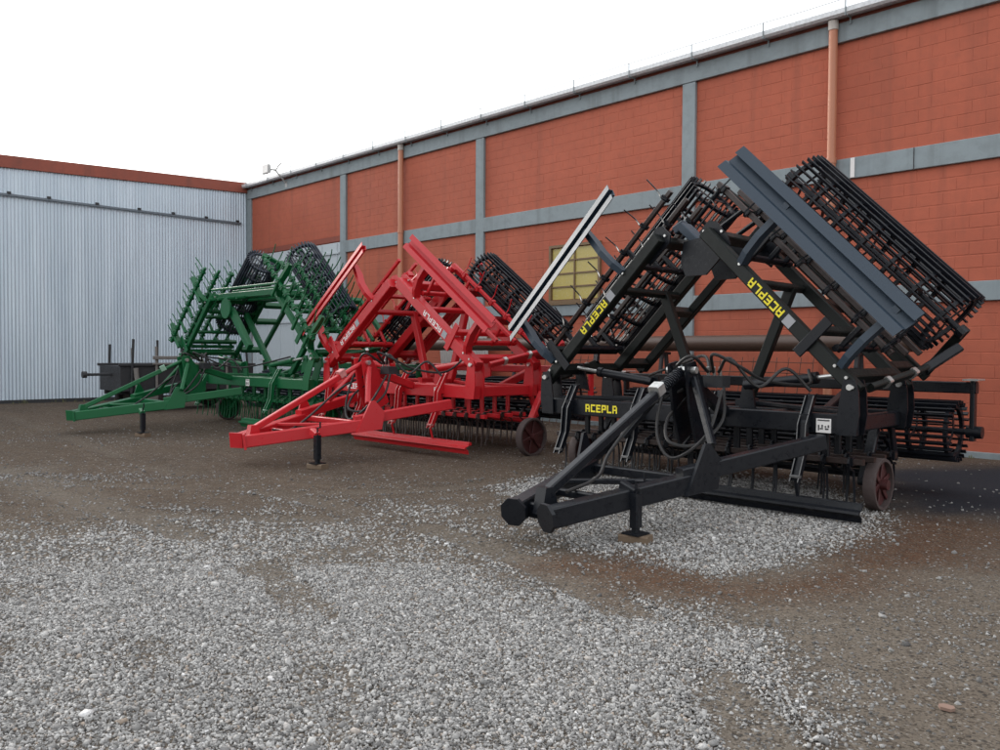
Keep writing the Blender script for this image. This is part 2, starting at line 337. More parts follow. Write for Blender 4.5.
def gravel():
    """crushed stones, each a real angular block; many where the gravel lies thick, few on the dirt"""
    cx, cy, cs = [], [], []
    def scatter(n, x0, x1, y0, y1, zmin, zmax, r0, r1, extra):
        x = nr.uniform(x0, x1, n); y = nr.uniform(y0, y1, n)
        dz = x*fw.x+y*fw.y; lat = x*rt.x+y*rt.y
        g, rd, dk, du = fields(x, y)
        pr = np.clip(g**1.7+extra, 0, 1)
        k = (dz > zmin) & (dz < zmax) & (np.abs(lat) < dz*.64+.9) & (nr.uniform(size=n) < pr)
        x, y = x[k], y[k]
        s = r0+(r1-r0)*nr.uniform(size=len(x))**2.6
        cx.append(x); cy.append(y); cs.append(s)
    scatter(980000, -10, 1.8, .8, 9, 2.6, 6.2, .0038, .0122, .008)
    scatter(330000, -12, 0, 1.5, 11, 6.2, 10.5, .0065, .017, .004)
    scatter(14000, -12, 1.8, .8, 11, 2.6, 11, .012, .025, .04)
    scatter(60000, -20, 0, 3, 14, 10.0, 19, .010, .022, .012)
    x, y, s = map(np.concatenate, (cx, cy, cs)); n = len(x)
    base = np.array([(i, j, k) for i in (-1, 1) for j in (-1, 1) for k in (-1, 1)], float)
    V = base[None]*nr.uniform(.45, 1.0, (n, 8, 3))
    V *= np.stack([nr.uniform(.8, 1.35, n), nr.uniform(.65, 1.0, n), nr.uniform(.42, .8, n)], 1)[:, None]
    q = nr.normal(size=(n, 4)); q[:, 1:3] *= .35; q /= np.linalg.norm(q, axis=1)[:, None]
    a, b, c, d = q.T
    R = np.stack([1-2*(c*c+d*d), 2*(b*c-a*d), 2*(b*d+a*c), 2*(b*c+a*d), 1-2*(b*b+d*d), 2*(c*d-a*b), 2*(b*d-a*c), 2*(c*d+a*b), 1-2*(b*b+c*c)], 1).reshape(n, 3, 3)
    V = np.einsum('nij,nkj->nki', R, V)*s[:, None, None]
    V += np.stack([x, y, gz(x, y)+s*.14], 1)[:, None]
    fq = np.array([(0, 1, 3, 2), (4, 6, 7, 5), (0, 4, 5, 1), (2, 3, 7, 6), (0, 2, 6, 4), (1, 5, 7, 3)])
    Fc = (fq[None]+(np.arange(n)*8)[:, None, None]).reshape(-1)
    me = bpy.data.meshes.new('gravel'); me.vertices.add(n*8); me.vertices.foreach_set('co', V.reshape(-1).astype(np.float32))
    me.loops.add(len(Fc)); me.loops.foreach_set('vertex_index', Fc.astype(np.int32))
    me.polygons.add(n*6); me.polygons.foreach_set('loop_start', (np.arange(n*6)*4).astype(np.int32))
    me.update(calc_edges=True); me.validate()
    tone = np.clip(nr.beta(1.5, 1.5, n)*.97+.01+(nr.uniform(size=n) > .97)*.4, 0, 1)
    tone *= (.55+.45*sstep(.1, .5, fields(x, y)[0]))*(1-.25*sstep(8, 12, np.hypot(x, y)))
    at = me.attributes.new('tone', 'FLOAT', 'POINT'); at.data.foreach_set('value', np.repeat(tone, 8).astype(np.float32))
    me.materials.append(MT['stone']); print('gravel stones', n)
    tag(link('gravel', me), 'grey crushed stone gravel scattered over the brown yard dirt', 'gravel', kind='stuff')
gravel()

# ------------------------------------------------------------------ brick building
WY = 14.5
def building():
    B = empty('brick_building', (-12, WY, 0), 'long red painted block building with grey concrete columns, beams and roof gutter', 'building')
    O = Vector((-12, WY, 0)); L = lambda x, y, z: (x-O.x, y-O.y, z)
    cols = [-27.55, -21.55, -15.38, -9.22, -3.07, 3.08]; X0, X1 = -27.7, 3.3
    MB().box(L((X0+X1)/2, WY+.22, 3.74), (X1-X0, .4, 7.52)).build('wall', 'mortar', B)
    for i, x in enumerate(cols):
        wdt = .30 if i else .34
        MB().bar(L(x, WY+.0, -.05), L(x, WY+.0, 7.07), wdt, .10, (0, 1, 0), .008).build('column', 'concrete', B)
    zb = [(7.08, 7.42), (4.68, 5.04), (2.47, 2.78)]
    for i in range(len(cols)-1):
        for k, (z0, z1) in enumerate(zb):
            if k == 0 and i: continue
            xa, xb = cols[i]+.152, cols[i+1]-.152
            if k == 0: xa, xb = X0, X1
            if k > 0 and i == 0: continue
            MB().bar(L(xa, WY-.005+.004*(i % 2), (z0+z1)/2), L(xb, WY-.005+.004*(i % 2), (z0+z1)/2), .09+.02*(k == 0), z1-z0, (0, 0, 1), .008).build('beam', 'concrete', B)
    # painted blocks
    bl, bh, jt = .40, .20, .006
    def blockmesh(l):
        mb = MB(); a, b = (l-jt)/2, (bh-jt)/2; e = .006
        mb.add([(-a, 0, -b), (a, 0, -b), (a, 0, b), (-a, 0, b), (-a+e, -.003, -b+e), (a-e, -.003, -b+e), (a-e, -.003, b-e), (-a+e, -.003, b-e)],
               [(4, 5, 6, 7), (0, 1, 5, 4), (1, 2, 6, 5), (2, 3, 7, 6), (3, 0, 4, 7)]); return mb
    fieldz = [(0.02, 2.47), (2.78, 4.68), (5.04, 7.08)]
    todo = []
    for i in range(len(cols)-1):
        xa, xb = cols[i]+.155, cols[i+1]-.155
        for z0, z1 in fieldz:
            if i == 0 and z0 < 5: continue                      # gate bay
            n = int(round((z1-z0)/bh)); hh = (z1-z0)/n
            for r in range(n):
                x = xa+(0 if r % 2 else -bl/2)
                while x < xb-.02:
                    c0, c1 = max(x, xa), min(x+bl, xb)
                    if c1-c0 > .06:
                        cx, cz = (c0+c1)/2, z0+hh*(r+.5)
                        hole = (-13.03 < cx < -11.42 and 2.7 < cz < 4.16)
                        if not hole: todo.append((cx, cz, c1-c0))
                    x += bl
    def score(t):
        v = Vector((t[0], WY, t[1]-CAM_H)); d = v.dot(f3); px = 500+F_PX*v.dot(r3)/d; py = 375-F_PX*v.dot(u3)/d
        return (0 if -20 < px < 1010 and -10 < py < 465 and d > 0 else 100)+d
    todo.sort(key=score)
    cache = {}
    for cx, cz, l in todo[:300]:
        k = round(l, 2)
        if k not in cache: cache[k] = blockmesh(k).mesh('block', 'wall')
        o = link('block', cache[k], B); o.location = L(cx, WY+.0195+rnd.uniform(-.0016, .0012), cz)
        o.rotation_euler = (rnd.uniform(-.006, .006), 0, rnd.uniform(-.004, .004))
    mb = MB()
    for cx, cz, l in todo[300:]:
        s = blockmesh(l); q = L(cx, WY+.0195+rnd.uniform(-.0014, .001), cz)
        mb.add([(a+q[0], b+q[1], c+q[2]) for a, b, c in s.v], s.f)
    tag(mb.build('far_blocks', 'wall', B), kind='stuff')
    # lintel strip over the gate bay, and its infill
    MB().box(L(-24.55, WY+.005, 5.14), (5.7, .06, .17)).build('lintel', 'fascia', B)
    # pale sheet gate
    g = MB().box(L(-24.5, WY+.0, 2.5), (5.62, .03, 5.05)).build('gate', 'gate', B)
    for k in range(7): MB().box(L(-27.05+k*.86, WY-.03, 2.5), (.03, .03, 5.0)).build('gate_rib', 'gate', g)
    for z in (.5, 2.6, 4.7): MB().box(L(-24.5, WY-.045, z), (5.5, .04, .06)).build('gate_rail', 'gate', g)
    # window with yellowed panes
    wx0, wx1, wz0, wz1 = -12.98, -11.46, 2.78, 4.12
    wf = MB()
    for z in (wz0+.03, wz1-.03): wf.box(L((wx0+wx1)/2, WY-.015, z), (wx1-wx0, .07, .06))
    for x in (wx0+.03, wx1-.03): wf.box(L(x, WY-.015, (wz0+wz1)/2), (.06, .07, wz1-wz0-.122))
    W = wf.build('window', 'winframe', B)
    nc, nrw = 2, 4; pw, ph = (wx1-wx0-.12)/nc, (wz1-wz0-.12)/nrw
    for i in range(nc):
        for j in range(nrw):
            MB().box(L(wx0+.06+pw*(i+.5), WY+.012, wz0+.06+ph*(j+.5)), (pw-.03, .012, ph-.03)).build('pane', 'winyel', W)
    for j in range(1, nrw): MB().box(L((wx0+wx1)/2, WY-.004, wz0+.06+ph*j), (wx1-wx0-.122, .03, .035)).build('glazing_bar', 'winframe', W)
    MB().box(L((wx0+wx1)/2, WY-.012, (wz0+wz1)/2), (.035, .03, wz1-wz0-.122)).build('glazing_bar', 'winframe', W)
    MB().box(L((wx0+wx1)/2, WY-.03, wz0-.03), (wx1-wx0+.1, .12, .05)).build('sill', 'winframe', W)
    # gutter and roof edge
    gx0, gx1 = X0-.15, X1+.4
    pr = [(.06, 7.50), (-.24, 7.46), (-.28, 7.50), (-.285, 7.58), (-.27, 7.58), (-.262, 7.51), (-.23, 7.48), (.06, 7.52)]
    MB().loft([[L(x, WY+a, z) for a, z in pr] for x in (gx0, gx1)]).build('gutter', 'galv', B)
    MB().loft([[L(x, WY+a, z) for a, z in [(-.2, 7.57), (.1, 7.62), (7.5, 8.3), (7.5, 8.22), (.1, 7.55), (-.2, 7.53)]] for x in (X0-.1, gx1-.1)]).build('roof', 'galv', B)
    x = gx0+.6
    while x < gx1:
        k = MB(); k.bar(L(x, WY-.04, 7.36), L(x, WY-.09, 7.38), .025, .02); k.bar(L(x, WY-.09, 7.34), L(x, WY-.09, 7.465), .025, .02)
        k.bar(L(x, WY-.30, 7.46), L(x, WY-.30, 7.72), .018, .018); k.bar(L(x, WY-.31, 7.445), L(x, WY-.06, 7.455), .025, .02)
        k.build('gutter_bracket', 'concrete', B); x += 1.52
    MB().tube([L(gx0+.6+i*1.52/2, WY-.30, 7.72-.01*(i % 2)) for i in range(41)], .006, 5).build('ridge_wire', 'lamp', B)
    for px in (-6.25, -18.55):
        d = MB().tube([L(px, WY-.12, .25), L(px, WY-.12, 7.2), L(px, WY-.12, 7.34)], .075, 14).build('downpipe', 'pvc', B, True)
        MB().tube([L(px, WY-.12, 7.30), L(px, WY-.125, 7.42), L(px, WY-.14, 7.47)], .088, 14).build('pipe_elbow', 'pvcgrey', d, True)
        for z in (5.02, 2.4): MB().tube([L(px, WY-.12, z-.05), L(px, WY-.12, z+.05)], .086, 14).build('pipe_collar', 'pvc', d, True)
    MB().box(L(-5.9, WY-.06, 4.86), (.07, .02, .34)).build('beam_marker', 'white', B)
    for bx in (-4.9, -7.9): MB().box(L(bx, WY-.053, 4.86), (.012, .006, .35)).build('beam_joint', 'ink', B)
    # red capping strip between beam and gutter
    MB().box(L((X0+X1)/2, WY+.0, 7.475), (X1-X0-.02, .06, .10)).build('eave_strip', 'fascia', B)
    # plinth: weathered splash strip
    MB().box(L((X0+X1)/2-.02, WY-.05, .03), (X1-X0-.1, .16, .10)).build('plinth', 'concrete', B)
    # floodlight
    fl = empty('floodlight', (-24.9, WY-.02, 7.25), 'small grey floodlight on a bracket at the top of the red wall', 'lamp')
    b = MB(); b.bar((0, 0, 0), (0, -.45, .42), .045, .045); b.box((0, -.02, 0), (.12, .05, .2)); b.build('bracket', 'lamp', fl)
    b = MB(); b.bar((0, -.45, .42), (-.30, -.50, .47), .05, .05); b.build('lamp_arm', 'lamp', fl)
    h = MB(); h.loft([[(-.36+sx*a, -.46-e, .47+sz*a*.7) for sx, sz in ((-1, -1), (1, -1), (1, 1), (-1, 1))] for a, e in ((.1, 0), (.2, .08), (.21, .16))])
    h.build('lamp_head', 'lamp', fl); MB().box((-.36, -.626, .47), (.34, .01, .24)).build('lens', 'white', fl)
    a = MB(); a.tube([(-.02, -.42, .40), (.2, -.45, .52), (.32, -.4, .60)], .02, 6); a.build('side_arm', 'lamp', fl)
building()

# ------------------------------------------------------------------ corrugated shed
def shed():
    SX = -27.7
    S = empty('corrugated_shed', (SX, 8, 0), 'tall pale corrugated metal wall with a thin rail and a red top', 'building')
    L = lambda x, y, z: (x-SX, y-8, z)
    per, amp = .098, .0145
    top = lambda y: 7.35+.042*(y-6.6)
    y = -2.0; k = 0
    while y < 14.3:
        y1 = min(y+1.08, 14.46); n = max(4, int((y1-y)/per*8)); off = .003*(k % 2)
        for part, (zf0, zf1) in enumerate(((.10, 6.12), (6.06, None))):
            rows = []
            for e in (0, 1):
                r = []
                for j in range(n+1):
                    yy = y+(y1-y)*j/n; z = zf0 if e == 0 else (zf1 if zf1 else top(yy)-.25)
                    r.append(L(SX+.02+off+(.006 if part == 0 else 0)+amp*math.cos(2*math.pi*yy/per), yy+rnd.uniform(-.002, .002), z))
                rows.append(r)
            MB().loft(rows, caps=False, closed=False).build('sheet', 'corr', S, True)
        y += 1.0; k += 1
    MB().add([L(SX-.12, -2.2, 0), L(SX-.12, 14.4, 0), L(SX-.12, 14.4, 7.5), L(SX-.12, -2.2, 7.0), L(SX-6, -2.2, 0), L(SX-6, 14.4, 0), L(SX-6, 14.4, 7.5), L(SX-6, -2.2, 7.0)],
             [(0, 1, 2, 3), (4, 7, 6, 5), (0, 4, 5, 1), (1, 5, 6, 2), (2, 6, 7, 3), (3, 7, 4, 0)]).build('shed_body', 'fascia', S)
    MB().loft([[L(SX-.1, yy, top(yy)+.0), L(SX+.10, yy, top(yy)+.0), L(SX+.10, yy, top(yy)-.36), L(SX-.1, yy, top(yy)-.36)] for yy in (-2.2, 14.48)]).build('fascia', 'fascia', S)
    rl = MB().bar(L(SX+.10, -2.2, 6.19), L(SX+.10, 14.2, 6.19), .06, .075, (0, 0, 1), .01).build('rail', 'rail', S)
    for yc in (5.7, 6.82, 7.9, 9.29, 10.6, 11.73, 12.89, 14.05):
        MB().box(L(SX+.12, yc, 6.255), (.06, .10, .07)).build('rail_clip', 'darkiron', rl)
    MB().box(L(SX+.03, 6.1, .05), (.1, 16.5, .11)).build('sill_strip', 'darkiron', S)
shed()

# ------------------------------------------------------------------ long pipe on stands along the wall, leaning sheets, mesh
def yard_things():
    p = empty('steel_pipe', (-10.6, 13.35, 0), 'long brown steel pipe lying level on stands in front of the red wall', 'pipe')
    Z = 1.80
    MB().tube([(-7.3, 0, Z), (6.2, 0, Z)], .145, 20).build('pipe_barrel', 'brownpipe', p, True)
    for x in (-6.9, -2.3, 1.6, 5.3):
        s = MB(); s.bar((x, -.3, .0), (x, -.06, Z-.16), .07, .07, (1, 0, 0)); s.bar((x, .3, .0), (x, .06, Z-.16), .07, .07, (1, 0, 0))
        s.bar((x, -.18, Z-.185), (x, .18, Z-.185), .08, .05); s.bar((x, -.22, .6), (x, .22, .6), .04, .04); s.build('stand', 'darkiron', p)
    g = 'pale sheets leaning on the red wall'
    for i in range(3):
        x = -16.25+.62*i; mb = MB(); n = 24
        mb.loft([[(-.3+.6*j/n, .30*(1-zz)+.012*math.cos(j*1.6), zz*2.55) for j in range(n+1)] for zz in (0, 1)], caps=False, closed=False)
        o = mb.build('leaning_sheet', 'pale', None, True); o.location = (x, 14.02, .02); o.rotation_euler.z = .02*(i-1)
        tag(o, ['pale ribbed sheet leaning on the red wall, outermost towards the green cultivator', 'middle pale ribbed sheet leaning in front of a grey wall column', 'pale ribbed sheet leaning on the red wall, outermost towards the black cultivator'][i], 'sheet', g)
    # welded wire mesh panels leaning on the wall
    for i, (x, ln) in enumerate(((-7.6, 2.4), (-12.4, 2.2))):
        e = empty('wire_mesh_panel', (x, 13.75, 0), ['rusty wire mesh panel on the wall behind the black machine', 'rusty wire mesh panel on the wall between red and black machines'][i], 'wire mesh')
        for k in range(8):
            z = .12+k*.19; MB().tube([(-ln/2, .10+.28*z/1.5, z), (0, .09+.28*z/1.5, z+.02), (ln/2, .10+.28*z/1.5, z)], .008, 5).build('wire', 'rust', e)
        for k in range(11):
            x2 = -ln/2+.05+k*(ln-.1)/10; MB().tube([(x2, .105, .02), (x2+.05, .40, 1.55)], .008, 5).build('wire', 'rust', e)
yard_things()

def trailer():
    T = empty('stake_trailer', (-22.6, 9.2, 0), 'dark iron box trailer with upright stakes beside the corrugated wall', 'trailer')
    z0, z1 = .55, 1.2
    b = MB(); b.box((0, .55, (z0+z1)/2), (1.5, 3.7, z1-z0)); b.build('box_body', 'darkiron', T)
    for s in (-1, 1):
        MB().bar((s*.76, -1.35, z1+.03), (s*.76, 2.45, z1+.03), .07, .07).build('top_rail', 'darkiron', T)
        for i in range(6):
            y = -1.05+i*.66; h = (.72, .6, .88, .65, .8, .55)[(i+(s > 0)*2) % 6]
            MB().bar((s*.80, y, z0-.05), (s*.80+rnd.uniform(-.03, .05), y+rnd.uniform(-.1, .06), z1+h*.8), .05, .06, (0, 1, 0)).build('stake', 'greywood' if i % 3 == 1 else 'darkiron', T)
    MB().bar((.83, -.5, z1+.22), (.83, .75, z1+.22), .05, .09).build('stake_rail', 'greywood', T)
    MB().bar((.83, -.5, z1+.06), (.83, .75, z1+.06), .03, .05).build('stake_rail', 'greywood', T)
    MB().bar((.15, -1.3, z1-.22), (.15, -1.95, z1-.22), .07, .07).build('winch_shaft', 'darkiron', T)
    MB().tube([(.15, -1.93, z1-.22), (.15, -2.03, z1-.22)], .09, 10).build('winch_knob', 'darkiron', T)
    MB().tube([(.86, -.85, .05), (.84, -.95, z1-.05)], .06, 10).build('prop_post', 'greywood', T, True)
    for y in (-.55, 1.7):
        for s in (-1, 1):
            w = MB(); w.loft([[(s*(.62+o), y+math.cos(a)*r, .38+math.sin(a)*r) for a in np.linspace(0, 2*math.pi, 20, endpoint=False)] for o, r in ((-.1, .24), (-.1, .35), (-.07, .38), (.07, .38), (.1, .35), (.1, .24))], caps=False)
            wh = w.build('wheel', 'rubber', T, True)
            h = MB(); h.tube([(s*.58, y, .38), (s*.70, y, .38)], .245, 16); h.build('hub', 'greywood', wh, True)
    MB().bar((-.62, -.55, .38), (.62, -.55, .38), .08, .08).build('axle', 'darkiron', T)
    MB().bar((-.62, 1.7, .38), (.62, 1.7, .38), .08, .08).build('axle', 'darkiron', T)
    for s in (-1, 1): MB().bar((s*.4, -1.3, .5), (s*.4, 2.4, .5), .08, .1).build('chassis_rail', 'darkiron', T)
    for y in (-.55, 1.7): MB().bar((0, y, .38), (0, y, .5), .1, .1, (1, 0, 0)).build('axle_block', 'darkiron', T)
trailer()

# ------------------------------------------------------------------ lettering
GL = {'A': [(0, 0, .22, 1), (.58, 0, .8, .8), (.22, .8, .68, 1), (.22, .34, .58, .52)],
      'C': [(0, 0, .22, 1), (.22, .8, .8, 1), (.22, 0, .8, .2)],
      'E': [(0, 0, .22, 1), (.22, .8, .8, 1), (.22, 0, .8, .2), (.22, .4, .7, .6)],
      'P': [(0, 0, .22, 1), (.22, .8, .8, 1), (.58, .36, .8, .8), (.22, .36, .58, .54)],
      'L': [(0, 0, .22, 1), (.22, 0, .8, .2)]}
def lettering(mapf, length, h, mat, parent):
    """mapf(s, t, d): s along the words, t up the letters, d out of the face"""
    mb = MB(); adv = length/5.8; k = adv*1.0
    for i, c in enumerate('ACEPLA'):
        for x0, y0, x1, y1 in GL[c]:
            s0, s1, t0, t1 = i*adv+x0*k, i*adv+x1*k, (y0-.5)*h, (y1-.5)*h
            vs = [mapf(s, t, d) for d in (0, .004) for s, t in ((s0, t0), (s1, t0), (s1, t1), (s0, t1))]
            mb.add(vs, [(4, 5, 6, 7), (0, 1, 5, 4), (1, 2, 6, 5), (2, 3, 7, 6), (3, 0, 4, 7)])
    return mb.build('lettering', mat, parent)

# ------------------------------------------------------------------ folding cultivators
SH = {}
def shared(key, fn):
    if key not in SH: SH[key] = fn()
    return SH[key]
def tine_mesh(mat, wing=False):
    # spring tine in the y (fore-aft) / z (down = -) plane, rooted at the tine bar
    if wing: pts = crom([(0, .03, .03), (0, -.04, .05), (0, -.09, .0), (0, -.06, -.06), (0, -.03, -.15), (0, -.04, -.25), (0, -.05, -.34)], 3)
    else: pts = crom([(0, .03, .03), (0, -.05, .045), (0, -.085, -.01), (0, -.04, -.07), (0, .02, -.10), (0, .035, -.2), (0, .03, -.34), (0, .01, -.47)], 3)
    mb = MB(); rings = []; wd = .0065 if wing else .010; th = .0065 if wing else .006
    for i, p in enumerate(pts):
        d = (pts[min(i+1, len(pts)-1)]-pts[max(i-1, 0)]).normalized(); nn = Vector((0, -d.z, d.y))
        rings.append([p+Vector((sx*wd, 0, 0))+nn*sz*th for sx, sz in ((-1, -1), (1, -1), (1, 1), (-1, 1))])
    mb.loft(rings); mb.box((0, .0, .0), (.05, .085, .085)); return mb.mesh('tine', mat)
def bar_mesh(mat, ln):
    mb = MB(); mb.bar((-ln/2, 0, 0), (ln/2, 0, 0), .017, .05, (0, 0, 1), .003)
    return mb.mesh('roller_bar', mat)
def disc_mesh(mat, R):
    mb = MB(); n = 26
    for k in range(n):
        a0, a1 = 2*math.pi*k/n, 2*math.pi*(k+1)/n
        q = [(r*math.cos(a), r*math.sin(a)) for a in (a0, a1) for r in (R*.80, R*.985)]
        mb.add([(x, y, z) for x in (-.02, .02) for y, z in q], [(0, 1, 3, 2), (4, 6, 7, 5), (0, 2, 6, 4), (1, 5, 7, 3)])
    for k in range(3):
        a = 2*math.pi*k/3; mb.bar((0, .03*math.cos(a), .03*math.sin(a)), (0, R*.82*math.cos(a), R*.82*math.sin(a)), .05, .01, (1, 0, 0))
    return mb.mesh('roller_disc', mat)
def bolt_mesh():
    mb = MB(); mb.loft([[(.017*math.cos(k*math.pi/3), y, .017*math.sin(k*math.pi/3)) for k in range(6)] for y in (0, -.022)]); return mb.mesh('bolt', 'zinc')

def machine(name, label, loc, C):
    Mroot = empty(name, (loc[0], loc[1], 0), label, 'cultivator')
    pm, em, rm, tm, bm_ = C['paint'], C['edge'], C['roller'], C['tine'], C['beam']
    dz = C.get('dz', 0.0); z0 = .92+dz
    def part(name, mb, mat=None, parent=None, smooth=False): return mb.build(name, mat or pm, parent or Mroot, smooth)
    # ---- centre frame
    hw = C.get('hw', 2.0)
    fb = part('front_beam', MB().bar((-hw, .27, z0), (hw, .27, z0), .12, .2))
    part('rear_beam', MB().bar((-hw, 1.55, z0), (hw, 1.55, z0), .12, .18))
    part('middle_beam', MB().bar((-hw+.06, .92, z0+.01), (hw-.06, .92, z0+.01), .1, .14))
    for x in (-hw+.07, -1.0, .02, 1.0, hw-.07):
        part('cross_member', MB().bar((x, .335, z0+.004), (x, 1.487, z0+.004), .1, .155))
    for x in (-1.1, 1.1):
        part('rear_rail', MB().bar((x, 1.61, z0), (x, 2.4, z0+.28), .1, .13))
    for s in (-1, 1):
        part('diagonal_brace', MB().bar((s*.15, 1.4, z0+.11), (s*1.85, .35, z0+.11), .06, .05))
    # hinge cheeks
    hx, hz, A = C['hinge']
    for s in (-1, 1):
        for y in (.18, .37, 1.46, 1.65):
            part('hinge_plate', MB().plate([(hw-.16, z0-.10), (hw+.03, z0-.10), (hw+.06, z0+.1), (hx+.08, hz-.05), (hx+.05, hz+.07), (hx-.07, hz+.07), (hw-.15, z0+.14)], .018, lambda a, b, c: (s*a, y+c, b)))
        for y in (.27, 1.55):
            part('hinge_pin', MB().tube([(s*hx, y-.13, hz), (s*hx, y+.13, hz)], .03, 10), 'zinc', None, True)
    # ---- tine bars under the centre frame
    ctm = C.get('ctine', tm); tmesh = shared(('tine', ctm), lambda: tine_mesh(ctm)); wtmesh = tmesh if C.get('bigtine') else shared(('wtine', tm), lambda: tine_mesh(tm, True))
    tb_n = .38
    for bi, y in enumerate((.46, .74, 1.02, 1.32)):
        tb = part('tine_bar', MB().bar((-hw, y, z0-tb_n), (hw, y, z0-tb_n), .06, .06, (0, 0, 1), .006), C['tinebar'])
        k = 0; x = -hw+.1+.12*bi
        while x < hw:
            link('tine', tmesh, tb, Matrix.Translation((x, y, z0-tb_n)) @ Matrix.Rotation(rnd.uniform(-.06, .06), 4, 'X') @ Matrix.Rotation(rnd.uniform(-.05, .05), 4, 'Y')); x += .27
        for x in (-1.5, -.35, .62, 1.62):
            part('tine_hanger', MB().bar((x, y, z0-.06), (x, y, z0-tb_n+.02), .07, .05, (0, 1, 0)))
    # ---- levelling board, front
    def board(Pf, u0, u1, h, dep, mat):
        # stepped guard profile: two plates with a ledge between them
        pr = [(0, 0), (h*.31, dep*.31), (h*.32, dep*.31+.07), (h*.66, dep*.67+.07), (h*.67, dep*.67), (h, dep), (h-.004, dep+.012), (h*.69, dep*.69+.012), (h*.68, dep*.67+.084), (h*.30, dep*.31+.084), (h*.29, dep*.31+.014), (0, .014)]
        return MB().loft([[Pf(u, n, y) for n, y in pr] for u in (u0, u1)])
    bt = .20+dz*.8
    pr = [(0, bt), (-.01, bt-.05), (-.075, bt-.062), (-.08, bt-.085), (-.03, bt-.12), (-.01, bt-.17), (.004, bt-.17), (-.012, bt-.115), (-.06, bt-.08), (-.055, bt-.07), (.004, bt-.045), (.014, bt)]
    cb = part('levelling_board', MB().loft([[(x, y, z) for y, z in pr] for x in C.get('cboard', (.15, 2.17))]))
    part('board_rail', MB().bar((C.get('cboard', (.15, 2.17))[0]+.02, .05, bt-.02), (C.get('cboard', (.15, 2.17))[1]-.02, .05, bt-.02), .05, .05))
    for i, x in enumerate(C['arms']):
        path = [(-.03, .36), (.10, .62), (.13, .92), (.30, 1.20)]
        ob = MB(); web = [(x-.035, x+.035)]
        P = [Vector((x, y, z+dz)) for y, z in path]
        for a, b in zip(P[:-1], P[1:]): ob.bar(a, b, .07, .012, (0, -1, .3), .002)
        arm = part('board_arm', ob)
        for s in (-1, 1):
            e = MB(); rings = []
            for p in P: rings.append([p+Vector((s*.042+dx, dy, dy*.25)) for dx, dy in ((-.006, -.04), (.006, -.04), (.006, .035), (-.006, .035))])
            e.loft(rings); part('arm_flange', e, pm, arm)
            e2 = MB(); rings = [[p+Vector((s*.042+dx, dy, -.0105)) for dx, dy in ((-.005, -.045), (.005, -.045), (.005, -.0405), (-.005, -.0405))] for p in P]
            part('edge_highlight', e2.loft(rings), em, arm)  # thin pale strip paints the sky's highlight along the flange edge
        MB().bar((x-.05, -.03, .40+dz), (x+.05, -.03, .40+dz), .05, .03).build('arm_stop', em, arm)
        if x > 0: part('board_link', MB().bar((x, -.03, .37+dz), (x, .03, bt-.02), .03, .03, (1, 0, 0)))
        part('arm_mount', MB().bar((x, .14, z0+.02), (x, .215, z0+.02), .10, .14))
    # ---- centre roller
    def roller(mapf, ln, R, N_=24, discs=6, mapdir=None):
        """mapf: 4x4 of roller frame (x along axis)"""
        b = bar_mesh_c = shared(('bar', rm, round(ln, 2)), lambda: bar_mesh(rm, ln))
        dm = shared(('disc', rm, round(R, 3)), lambda: disc_mesh(rm, R))
        r = link('cage_roller', shared(('shaft', rm, round(ln, 2)), lambda: MB().tube([(-ln/2-.09, 0, 0), (ln/2+.09, 0, 0)], .035, 10).mesh('cage_roller', rm, True)), Mroot, mapf)
        for k in range(N_):
            a = 2*math.pi*(k+.3*rnd.random()*0)/N_
            m = Matrix.Rotation(a, 4, 'X') @ Matrix.Translation((0, 0, R))
            link('roller_bar', b, r, m)
        for k in range(discs):
            link('roller_disc', dm, r, Matrix.Translation((-ln/2+.07+(ln-.14)*k/(discs-1), 0, 0)) @ Matrix.Rotation(.35*k, 4, 'X'))
        return r
    cy, cz, R = C.get('croll', (2.5, .74, .33)); cz += dz
    roller(Matrix.Translation((0, cy, cz)), 2*hw+.55, R, 26, 12)
    roller(Matrix.Translation((0, 1.80, .46+dz)), 2*hw-.5, .24, 16, 8)
    for s in (-1, 1): part('roller_arm', MB().bar((s*(hw-.18), 1.80, .46+dz), (s*(hw-.18), 1.64, z0-.02), .04, .1, (0, 1, 0)))
    part('roller_beam', MB().bar((-hw-.44, cy, cz+.50), (hw+.44, cy, cz+.50), .1, .13))
    for s in (-1, 1):
        part('roller_arm', MB().bar((s*(hw+.40), cy, cz+.60), (s*(hw+.40), cy, cz-.10), .05, .11, (0, 1, 0)))
        part('roller_bearing', MB().tube([(s*(hw+.34), cy, cz), (s*(hw+.50), cy, cz)], .07, 12), None, None, True)
        part('roller_clamp', MB().bar((s*(hw+.40), cy-.13, cz+.59), (s*(hw+.40), cy+.13, cz+.59), .16, .02), 'zinc')
    # ---- wings folded up over the centre
    ca, sa = math.cos(A), math.sin(A)
    wl = C.get('wing_len', 2.35)
    for s in (-1, 1):
        P = lambda u, y, n: (s*(hx-u*ca+n*sa), y, hz+u*sa+n*ca)
        eu = Vector((-s*ca, 0, sa)); en = Vector((s*sa, 0, ca)); ey = Vector((0, 1, 0))
        def frame(u, y, n, flip=1):
            ex = ey.cross(-en*1.0)          # right-handed frame with local z = -n direction reversed: z_local = -en ; tines hang to +n
            m = Matrix((ex, ey, -en)).transposed().to_4x4(); m.translation = P(u, y, n); return m
        for bi, (y, ua, ub, sc) in enumerate(((.27, -.06, wl, .14), (1.55, -.06, wl, .13), (2.2, .12, wl-.1, .12))):
            b = part('wing_beam', MB().bar(P(ua, y, 0), P(ub, y, 0), .12*C.get('bsec', 1), sc*C.get('bsec', 1), en, .012), bm_)
            if bi == 0: fbm_ = b
